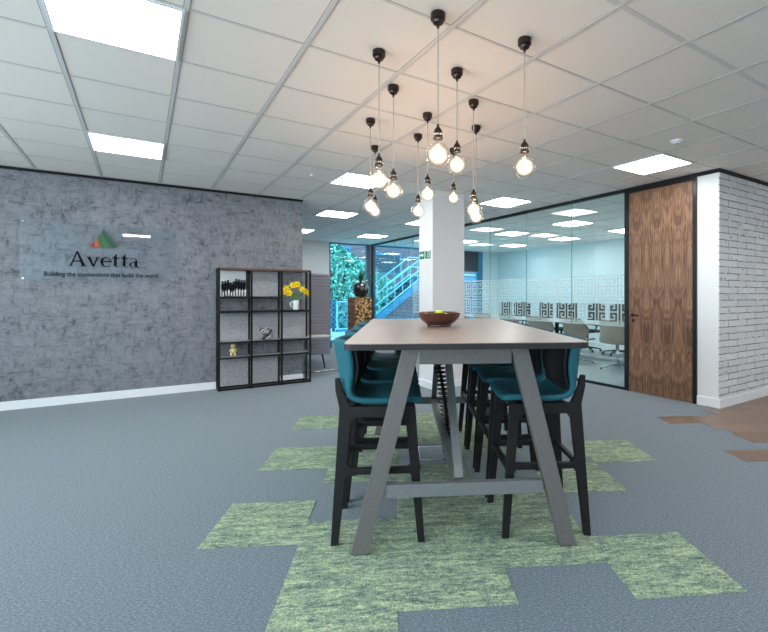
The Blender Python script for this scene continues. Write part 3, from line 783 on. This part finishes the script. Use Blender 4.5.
# cable spine (vertebrae) from table to the floor box
def tl(x, y, z=0):
    c_, s_ = math.cos(TH2), math.sin(TH2); return (tcx+x*c_-y*s_, tcy+x*s_+y*c_, z)
t = thing('cable_spine', 'black flexible vertebrae cable spine hanging beneath the table', 'cable spine', tl(0, 0), TH2)
pth = lambda f: Vector((.05-.10*f+.015*math.sin(f*5), .36-.03*math.sin(f*PI), .02+(ZT-.025)*f))
bm = B(); tube(bm, [pth(k/12) for k in range(13)], .012, 8); obj('spine_cable', bm, M['black'], t, True)
for k in range(30):
    c = pth((k+.5)/30); bm = B()
    lathe(bm, [(.012, -.008), (.046, .002), (.048, .010), (.014, .004)], 10, c)
    obj('vertebra', bm, M['black'], t)
t = thing('floor_box', 'square steel floor socket box lid in the carpet beneath the table', 'floor box', tl(-.03, .42), TH2)
obj('box_lid', bx(-.15, .15, -.15, .15, .0, .006), M['floorbox'], t, bevel=.001); 
bm = B()
for a in ((-.16, .16, -.16, -.15), (-.16, .16, .15, .16), (-.16, -.15, -.15, .15), (.15, .16, -.15, .15)): box(bm, *a, 0, .008)
obj('box_rim', bm, M['chrome'], t)

# bowl with lime
bxp = tl(*(lambda X, Z: ((X-.061)*math.cos(math.radians(4.5))+(Z-3.295)*math.sin(math.radians(4.5)), -(X-.061)*math.sin(math.radians(4.5))+(Z-3.295)*math.cos(math.radians(4.5))))(.008, 3.33))
t = thing('wooden_bowl', 'dark brown turned wooden bowl on the bar table', 'bowl', (bxp[0], bxp[1], TZ))
bm = B(); lathe(bm, [(0, 0), (.085, 0), (.09, .006), (.088, .014), (.12, .035), (.148, .066), (.158, .10), (.153, .104), (.148, .10), (.138, .068), (.11, .04), (.07, .024), (0, .02)], 40)
obj('bowl_body', bm, M['bowlwood'], t, 'auto')
for k, (dx, dy, dz, w_) in enumerate(((0, 0, .062, 'front'), (.03, .055, .062, 'rear'), (-.045, .045, .060, 'left'))):
    if k == 0: zc_ = .088
    else: zc_ = .058
    bm = B(); lathe(bm, [(0, -.032), (.018, -.029), (.03, -.012), (.033, 0), (.03, .012), (.018, .028), (.006, .034), (0, .036)], 16)
    o = obj('lime', bm, M['lime'], None, True, (bxp[0]+dx, bxp[1]+dy, TZ+zc_ if k == 0 else TZ+.060)); o.rotation_euler = (0, 1.3, k*1.1)
    tag(o, {'front': 'yellow green lime highest above the bowl rim', 'rear': 'yellow green lime at the back of the bowl', 'left': 'yellow green lime on the left inside the bowl'}[w_], 'fruit', 'limes in the wooden bowl')

# ---------------------------------------------------------------- stools (local: front = +x, width = y)
def stool():
    t = thing('bar_stool', '', 'bar stool', (0, 0, 0), 0, 'bar stools along the high table')
    # side frames
    for s in (-1, 1):
        y0 = s*.178; lean = lambda z: s*(.03*(1-z/.7)) if z < .7 else 0
        bm = B()
        def pr(pts):
            prism(bm, pts, lambda p, q: (p[0], y0+lean(p[1])+(-.014+.028*q), p[1]))
        pr([(-.244, 0), (-.206, 0), (-.145, .60), (-.135, .712), (-.203, .712)])             # back leg
        pr([(.207, 0), (.243, 0), (.195, .712), (.125, .712), (.148, .60)])                  # front leg
        pr([(-.16, .655), (.16, .655), (.16, .712), (-.16, .712)])                               # apron
        pr([(-.178, .36), (.192, .36), (.188, .392), (-.175, .392)])                           # side rail
        for (a, b_, c) in (((-.155, .66), (-.118, .66), (-.152, .615)), ((.152, .66), (.115, .66), (.148, .615)), ((-.175, .392), (-.14, .392), (-.172, .43)), ((.19, .392), (.155, .392), (.186, .43)),
                           ((-.178, .36), (-.148, .36), (-.182, .325)), ((.194, .36), (.162, .36), (.197, .325))):
            pr([a, b_, c])
        pr([(-.202, .70), (-.14, .70), (-.186, .80), (-.202, .862), (-.226, .862), (-.224, .80)])                         # upright beside the shell
        obj('side_frame', bm, M['stoolframe'], t, bevel=.003)
    bm = B(); bar(bm, (.207, -.18, .376), (.207, .18, .376), .03, .028); obj('footrest', bm, M['stoolframe'], t, bevel=.002)
    bm = B(); bar(bm, (-.19, -.18, .376), (-.19, .18, .376), .026, .026); obj('rear_rail', bm, M['stoolframe'], t, bevel=.002)
    bm = B(); bar(bm, (.12, -.165, .685), (.12, .165, .685), .04, .04); bar(bm, (-.12, -.165, .685), (-.12, .165, .685), .04, .04); obj('seat_bearer', bm, M['stoolframe'], t)
    # shell
    prof = [(.235, .725), (.20, .737), (.12, .733), (.02, .727), (-.09, .727), (-.15, .74), (-.188, .775), (-.206, .83), (-.217, .90), (-.228, .98), (-.238, 1.035), (-.244, 1.06)]
    def surf(bm, w, off, i0=0, i1=len(prof), n=12, pinch=True):
        rows = []
        for i in range(i0, i1):
            x, z = prof[i]
            a = prof[max(i-1, 0)]; b_ = prof[min(i+1, len(prof)-1)]
            d = Vector((b_[0]-a[0], 0, b_[1]-a[1])).normalized(); nrm = Vector((d.z, 0, -d.x)) # points to the inside (up/forward)
            f = i/(len(prof)-1); back = max(0, min(1, (f-.42)/.3))
            ww = w*(1-(.10 if i in (0, len(prof)-1) and pinch else 0))
            row = []
            for j in range(n+1):
                q = -1+2*j/n
                cup = (.02+.075*back)*abs(q)**2.6
                p = Vector((x, q*ww, z))+nrm*(off+cup)
                if back == 0: p = Vector((x, q*ww, z+off+.018*abs(q)**3))
                if i >= len(prof)-2: p.z -= .02*abs(q)**4
                row.append(bm.verts.new(p))
            rows.append(row)
        for a, b_ in zip(rows, rows[1:]):
            for j in range(n): bm.faces.new((a[j], a[j+1], b_[j+1], b_[j]))
    bm = B(); surf(bm, .212, 0); o = obj('shell', bm, M['teal'], t, True)
    m_ = o.modifiers.new('thick', 'SOLIDIFY'); m_.thickness = .034; m_.offset = 0
    m_ = o.modifiers.new('soft', 'SUBSURF'); m_.levels = 1; m_.render_levels = 1
    bm = B(); surf(bm, .192, .0215, 5, len(prof)-1, pinch=False); o = obj('inner_back_sheet', bm, M['blackmatt'], t, True)  # thin near-black sheet over the inner face of the backrest
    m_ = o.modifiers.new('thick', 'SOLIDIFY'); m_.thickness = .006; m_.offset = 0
    return t
proto = stool()
ordl = ['nearest', 'second nearest', 'third nearest', 'farthest']
first = True
for side in (-1, 1):
    for k, yy in enumerate((-.683, -.19, .303, .796)):
        lab = 'teal shell bar stool with black frame, %s on the %s side of the table' % (ordl[k], 'left' if side < 0 else 'right')
        loc = tl(.452 if side > 0 else -.447, yy); rz = TH2+(0 if side < 0 else PI)
        if first:
            proto.location = loc; proto.rotation_euler = (0, 0, rz); proto['label'] = lab; first = False
        else: dup(proto, loc, rz, lab)

# ---------------------------------------------------------------- pendants
PD = [(1.277, 1.956, 2.021, 'largest nearest bulb pendant, at the top centre of the cluster'), (1.815, 1.884, 2.025, 'bulb pendant standing apart at the right of the cluster'),
      (1.179, 2.448, 1.983, 'large bulb pendant at the left of the cluster, upper of three'), (1.697, 2.376, 2.136, 'bulb pendant just right of the largest one'),
      (1.461, 2.804, 2.021, 'bulb pendant right of the left group, on a long cord'), (2.071, 2.687, 1.935, 'low bulb pendant in front of the right edge of the column'),
      (2.401, 3.081, 1.97, 'low bulb pendant close behind another at the right column edge'), (1.911, 3.081, 2.107, 'bulb pendant over the left edge of the column'),
      (1.577, 3.433, 2.03, 'lowest bulb pendant at the left, front of an overlapping pair'), (2.089, 3.531, 2.058, 'small low bulb pendant just left of the column'),
      (1.899, 4.032, 2.115, 'rear bulb of the overlapping pair at the lower left'), (2.583, 3.677, 2.26, 'small far bulb pendant against the column front')]
def pendant():
    # origin at bulb centre
    t = thing('pendant_light', '', 'pendant light', (0, 0, 0), 0, 'globe bulb pendants over the table')
    prof = []
    for k in range(17):
        a = -PI/2+PI*.90*k/16; prof.append((.0625*math.cos(a) if k else 0, .0625*math.sin(a)))
    prof += [(.018, .072), (.016, .085)]
    bm = B(); lathe(bm, prof, 28); b = obj('bulb', bm, M['bulbglass'], t, True)
    bm = B(); lathe(bm, [(.055*math.sin(PI*k/14) if 0 < k < 14 else 0, -.055*math.cos(PI*k/14)) for k in range(15)], 24); obj('glow_core', bm, M['halo'], b, True)
    bm = B()
    for k in range(6):
        a = k*PI/3; c_, s_ = math.cos(a), math.sin(a)
        tube(bm, [(.006*c_, .006*s_, .04), (.017*c_, .017*s_, .015), (.014*c_, .014*s_, -.022)], .0012, 4)
    obj('filament', bm, M['filament'], b)
    bm = B(); lathe(bm, [(0, .078), (.019, .078), (.026, .081), (.026, .090), (.019, .094), (.019, .112), (.022, .114), (.022, .122), (.014, .136), (.007, .144), (.007, .156), (0, .158)], 20); obj('lamp_holder', bm, M['brass'], t, 'auto')
    bm = B(); lathe(bm, [(.0195, .096), (.0225, .098), (.0225, .108), (.0195, .110)], 20); obj('holder_ring', bm, M['bronze_hi'], t, 'auto')
    return t
pp = pendant()
canopy_me = None
for k, (x, y, z, lab) in enumerate(PD):
    if k == 0: p = pp; p.location = (x, y, z); p['label'] = lab
    else: p = dup(pp, (x, y, z), None, lab)
for p in [o for o in list(COL.objects) if o.name.startswith('pendant_light')]:
    zt = H-p.location.z
    bm = B(); tube(bm, [(0, 0, .150), (0, 0, zt-.045)], .0035, 6); obj('cord', bm, M['cord'], p)
    if canopy_me is None:
        bm = B(); lathe(bm, [(0, 0), (.036, 0), (.038, -.003), (.038, -.033), (.034, -.036), (.029, -.037), (.029, -.044), (.026, -.052), (.013, -.060), (.007, -.062), (.007, -.076), (0, -.078)], 28)
        c0 = obj('canopy', bm, M['brass'], p); canopy_me = c0.data; c0.location = (0, 0, zt)
    else:
        c0 = bpy.data.objects.new('canopy', canopy_me); COL.objects.link(c0); c0.parent = p; c0.location = (0, 0, zt)
    L = bpy.data.lights.new('bulb_light', 'POINT'); L.energy = 5.5; L.color = (1, .64, .40); L.shadow_soft_size = .03
    lo = bpy.data.objects.new('bulb_light', L); COL.objects.link(lo); lo.parent = p; lo.location = (0, 0, 0)

# ceiling bits
t = thing('smoke_detector', 'small round white smoke detector on the ceiling above the door', 'smoke detector', (*(lambda k: room((677-437.4)*k, 453.4*k))(1.45/(294.9-140.5)), H))
bm = B(); lathe(bm, [(0, -.03), (.03, -.03), (.036, -.022), (.055, -.012), (.058, -.001), (0, -.001)], 20); obj('detector_body', bm, M['skirt'], t, 'auto')
bm = B(); lathe(bm, [(0, -.034), (.012, -.034), (.014, -.03), (0, -.029)], 12); obj('detector_grille', bm, M['reveal'], t)
t = thing('sprinkler', 'tiny ceiling sprinkler head between wall and bulb cluster', 'sprinkler', (*(lambda k: room((311.5-437.4)*k, 453.4*k))(1.45/(294.9-174.5)), H))
bm = B(); lathe(bm, [(0, -.022), (.012, -.020), (.014, -.006), (.03, -.004), (.03, -.001), (0, -.001)], 14); obj('sprinkler_head', bm, M['china'], t)

# ---------------------------------------------------------------- booth and side table behind the wall
t = thing('high_back_booth', 'tall grey ribbed high back booth seat beyond the shelving unit', 'booth', (2.80, 7.8, 0))
bm = B(); box(bm, -1.05, .0, .02, .10, .25, 1.68)
for k in range(24): z = .265+k*.059; box(bm, -1.05, .0, 0, .02, z, z+.05)
obj('side_panel', bm, M['boothgrey'], t, bevel=.006)
bm = B(); box(bm, -1.05, -.95, .10, 1.4, .25, 1.68)
for k in range(24): z = .265+k*.059; box(bm, -.95, -.93, .10, 1.4, z, z+.05)
obj('back_panel', bm, M['boothgrey'], t, bevel=.006)
obj('side_panel', bx(-1.05, 0, 1.4, 1.5, .25, 1.68), M['boothgrey'], t, bevel=.006)
obj('seat_cushion', bx(-.93, .08, .101, 1.39, .34, .47), M['boothblue'], t, bevel=.02)
for x, y in ((-.95, .07), (-.12, .07), (-.95, 1.4), (-.12, 1.4)):
    bm = B(); tube(bm, [(x, y, .26), (x+(.05 if x > -.5 else -.04), y, 0)], [.018, .012], 8); obj('leg', bm, M['black'], t)
t = thing('laptop_table', 'small pale topped side table with chrome base beside the booth', 'side table', (2.42, 7.42, 0))
bm = B(); prism(bm, [(-.2, -.16), (.20, -.16), (.24, -.12), (.24, .16), (.20, .19), (-.2, .19)], lambda p, s: (p[0], p[1], .60+.022*s)); obj('table_top', bm, M['sidetop'], t, bevel=.003)
bm = B(); tube(bm, [(-.17, .05, .60), (-.17, .05, .02)], .014, 10); obj('table_pole', bm, M['chrome'], t, True)
bm = B(); tube(bm, [(-.17, .05, .014), (.40, .05, .014)], .013, 8); tube(bm, [(-.17, -.14, .014), (-.17, .22, .014)], .013, 8); obj('table_base', bm, M['chrome'], t, True)

# ---------------------------------------------------------------- pedestal and plant pot
t = thing('log_pedestal', 'square pedestal clad in golden log ends by the garden window', 'pedestal', (4.70, 10.85, 0))
obj('pedestal_body', bx(-.225, .23, -.20, .25, 0, 1.235), M['bark'], t)
bm = B()
for k in range(8): box(bm, -.245, -.225, -.20, .25, .02+k*.152, .02+k*.152+.125)
obj('side_planks', bm, M['plank'], t)
t = thing('ball_planter', 'glossy black ball shaped planter on the log pedestal', 'planter', (4.72, 10.85, 1.235))
bm = B(); lathe(bm, [(0, 0), (.08, 0), (.15, .04), (.20, .11), (.215, .20), (.20, .29), (.15, .36), (.11, .385), (.10, .37), (0, .36)], 32); obj('pot', bm, M['blackgloss'], t, True)
t = thing('potted_plant', 'spiky green plant with small white flowers in the ball planter', 'plant', (4.72, 10.85, 1.60))
bm = B(); rnd = random.Random(9)
for k in range(46):
    a = rnd.uniform(0, 6.28); sp = rnd.uniform(.08, .34); h_ = rnd.uniform(.2, .48)
    c = Vector((math.cos(a), math.sin(a), 0)); s = Vector((-c.y, c.x, 0))
    prev = None
    for i in range(5):
        f = i/4; p = c*(.02+sp*f**1.5)+Vector((0, 0, h_*(f-.25*f*f*sp*3))); w_ = .018*(1-f)+.001
        cur = (bm.verts.new(p+s*w_), bm.verts.new(p+Vector((0, 0, .006))), bm.verts.new(p-s*w_))
        if prev:
            bm.faces.new((prev[0], prev[1], cur[1], cur[0])); bm.faces.new((prev[1], prev[2], cur[2], cur[1]))
        prev = cur
obj('foliage', bm, M['leafdark'], t)
bm = B()
for k in range(14): sphere(bm, (rnd.uniform(-.12, .12), rnd.uniform(-.12, .12), rnd.uniform(.01, .07)), .022, n=8)
obj('flowers', bm, M['petal'], t, True)

# ---------------------------------------------------------------- meeting room furniture
t = thing('conference_table', 'long white conference table in the meeting room behind glass', 'table', (7.95, 7.2, 0))
bm = B(); box(bm, -.50, .30, -3.1, 3.1, .715, .745); obj('tabletop', bm, M['whitetop'], t, bevel=.004)
for y in (-2.5, 0, 2.5):
    bm = B(); tube(bm, [(0, y, .03), (0, y, .715)], .045, 12); obj('column_leg', bm, M['black'], t, True)
    bm = B(); lathe(bm, [(0, 0), (.33, 0), (.33, .008), (.06, .03), (0, .03)], 24, (0, y, 0)); obj('base_disc', bm, M['black'], t)
def shell_chair(name, label, shellm, hz, group, basem, topm=None):
    t = thing(name, label, 'chair', (0, 0, 0), 0, group)      # faces +x
    def sf(bm, pr, cupf):
        rows = []
        for i, (x, z, w_, cup) in enumerate(pr):
            rows.append([bm.verts.new((x+cup*abs(q)**2*cupf, q*w_, z+.02*abs(q)**3)) for q in [-1+2*j/10 for j in range(11)]])
        for a, b_ in zip(rows, rows[1:]):
            for j in range(10): bm.faces.new((a[j], a[j+1], b_[j+1], b_[j]))
    bm = B(); sf(bm, [(.25, .44, .22, 0), (.20, .455, .27, 0), (0, .44, .29, .0), (-.14, .44, .30, .04), (-.22, .49, .32, .16), (-.26, .58, .33, .28), (-.28, .70, .31, .26), (-.30, hz-.02, .26, .14), (-.305, hz, .20, .1)], 1)
    o = obj('shell', bm, shellm, t, True); m_ = o.modifiers.new('thick', 'SOLIDIFY'); m_.thickness = .03; m_.offset = 0
    m_ = o.modifiers.new('soft', 'SUBSURF'); m_.levels = 1; m_.render_levels = 1
    bm = B(); tube(bm, [(-.02, 0, .43), (-.02, 0, .06)], [.022, .028], 10); obj('stem', bm, basem, t, True)
    for k in range(4):
        a = PI/4+k*PI/2; bm = B(); tube(bm, [(-.02, 0, .08), (-.02+.30*math.cos(a), .30*math.sin(a), .028)], [.02, .012], 8); obj('foot', bm, basem, t, True)
        bm = B(); lathe(bm, [(0, 0), (.016, 0), (.016, .018), (0, .02)], 10, (-.02+.30*math.cos(a), .30*math.sin(a), 0)); obj('glide', bm, M['black'], t)
    return t
c0 = shell_chair('meeting_chair', '', M['beige'], .86, 'beige chairs on the glass side of the conference table', M['chrome'])
nw = ['nearest to the door', 'second from the door', 'third from the door', 'fourth from the door', 'fifth from the door', 'farthest from the door']
for k in range(6):
    loc = (7.02+.04*(k % 2), 4.95+.92*k, 0); lab = 'beige shell meeting chair with chrome base, '+nw[k]
    if k == 0: c0.location = loc; c0.rotation_euler = (0, 0, .25); c0['label'] = lab
    else: dup(c0, loc, .15*(-1)**k, lab)
def task_chair():
    t = thing('task_chair', '', 'chair', (0, 0, 0), 0, 'black task chairs on the far side of the conference table')
    obj('seat', bx(-.22, .24, -.24, .24, .44, .50), M['black'], t, bevel=.02)
    bm = B(); box(bm, -.27, -.23, -.28, .28, .58, 1.10); obj('backrest', bm, M['blackmatt'], t, bevel=.018)
    bm = B(); tube(bm, [(-.05, 0, .43), (-.22, 0, .46), (-.285, 0, .6), (-.285, 0, .85)], .018, 8); obj('back_strut', bm, M['black'], t)
    for s in (-1, 1):
        bm = B(); tube(bm, [(0, s*.24, .46), (0, s*.29, .50), (0, s*.29, .66)], .014, 8); box(bm, -.13, .13, s*.29-.03, s*.29+.03, .66, .685); obj('armrest', bm, M['black'], t)
    bm = B(); tube(bm, [(0, 0, .44), (0, 0, .09)], .026, 10); obj('gas_stem', bm, M['black'], t)
    for k in range(5):
        a = k*2*PI/5; bm = B(); tube(bm, [(0, 0, .10), (.29*math.cos(a), .29*math.sin(a), .065)], [.02, .013], 8); sphere(bm, (.29*math.cos(a), .29*math.sin(a), .03), .03, n=10); obj('foot', bm, M['black'], t)
    return t
c1 = task_chair()
nw8 = nw[:5]+['sixth from the door', 'seventh from the door', 'farthest from the door']
for k in range(8):
    loc = (8.62, 4.55+.78*k, 0); lab = 'black task chair on far side of conference table, '+nw8[k]
    if k == 0: c1.location = loc; c1.rotation_euler = (0, 0, PI); c1['label'] = lab
    else: dup(c1, loc, PI+.2*(-1)**k, lab)

# ---------------------------------------------------------------- world, sun, camera
w = bpy.data.worlds.new('world'); scene.world = w; w.use_nodes = True
bg = w.node_tree.nodes['Background']; bg.inputs[0].default_value = (.42, .80, 1.0, 1); bg.inputs[1].default_value = 3.0
cam = bpy.data.cameras.new('camera'); co = bpy.data.objects.new('camera', cam); COL.objects.link(co)
co.location = (0, 0, 1.30); co.rotation_euler = (PI/2, 0, YAW)
cam.sensor_width = 36; cam.lens = 453.4/768*36; cam.shift_x = -(437.4-384)/768; cam.shift_y = (294.9-316)/768*1.0
cam.clip_start = .05; cam.clip_end = 200
scene.camera = co
scene.view_settings.view_transform = 'Standard'; scene.view_settings.look = 'None'; scene.view_settings.gamma = 1
scene.view_settings.exposure = 0.5
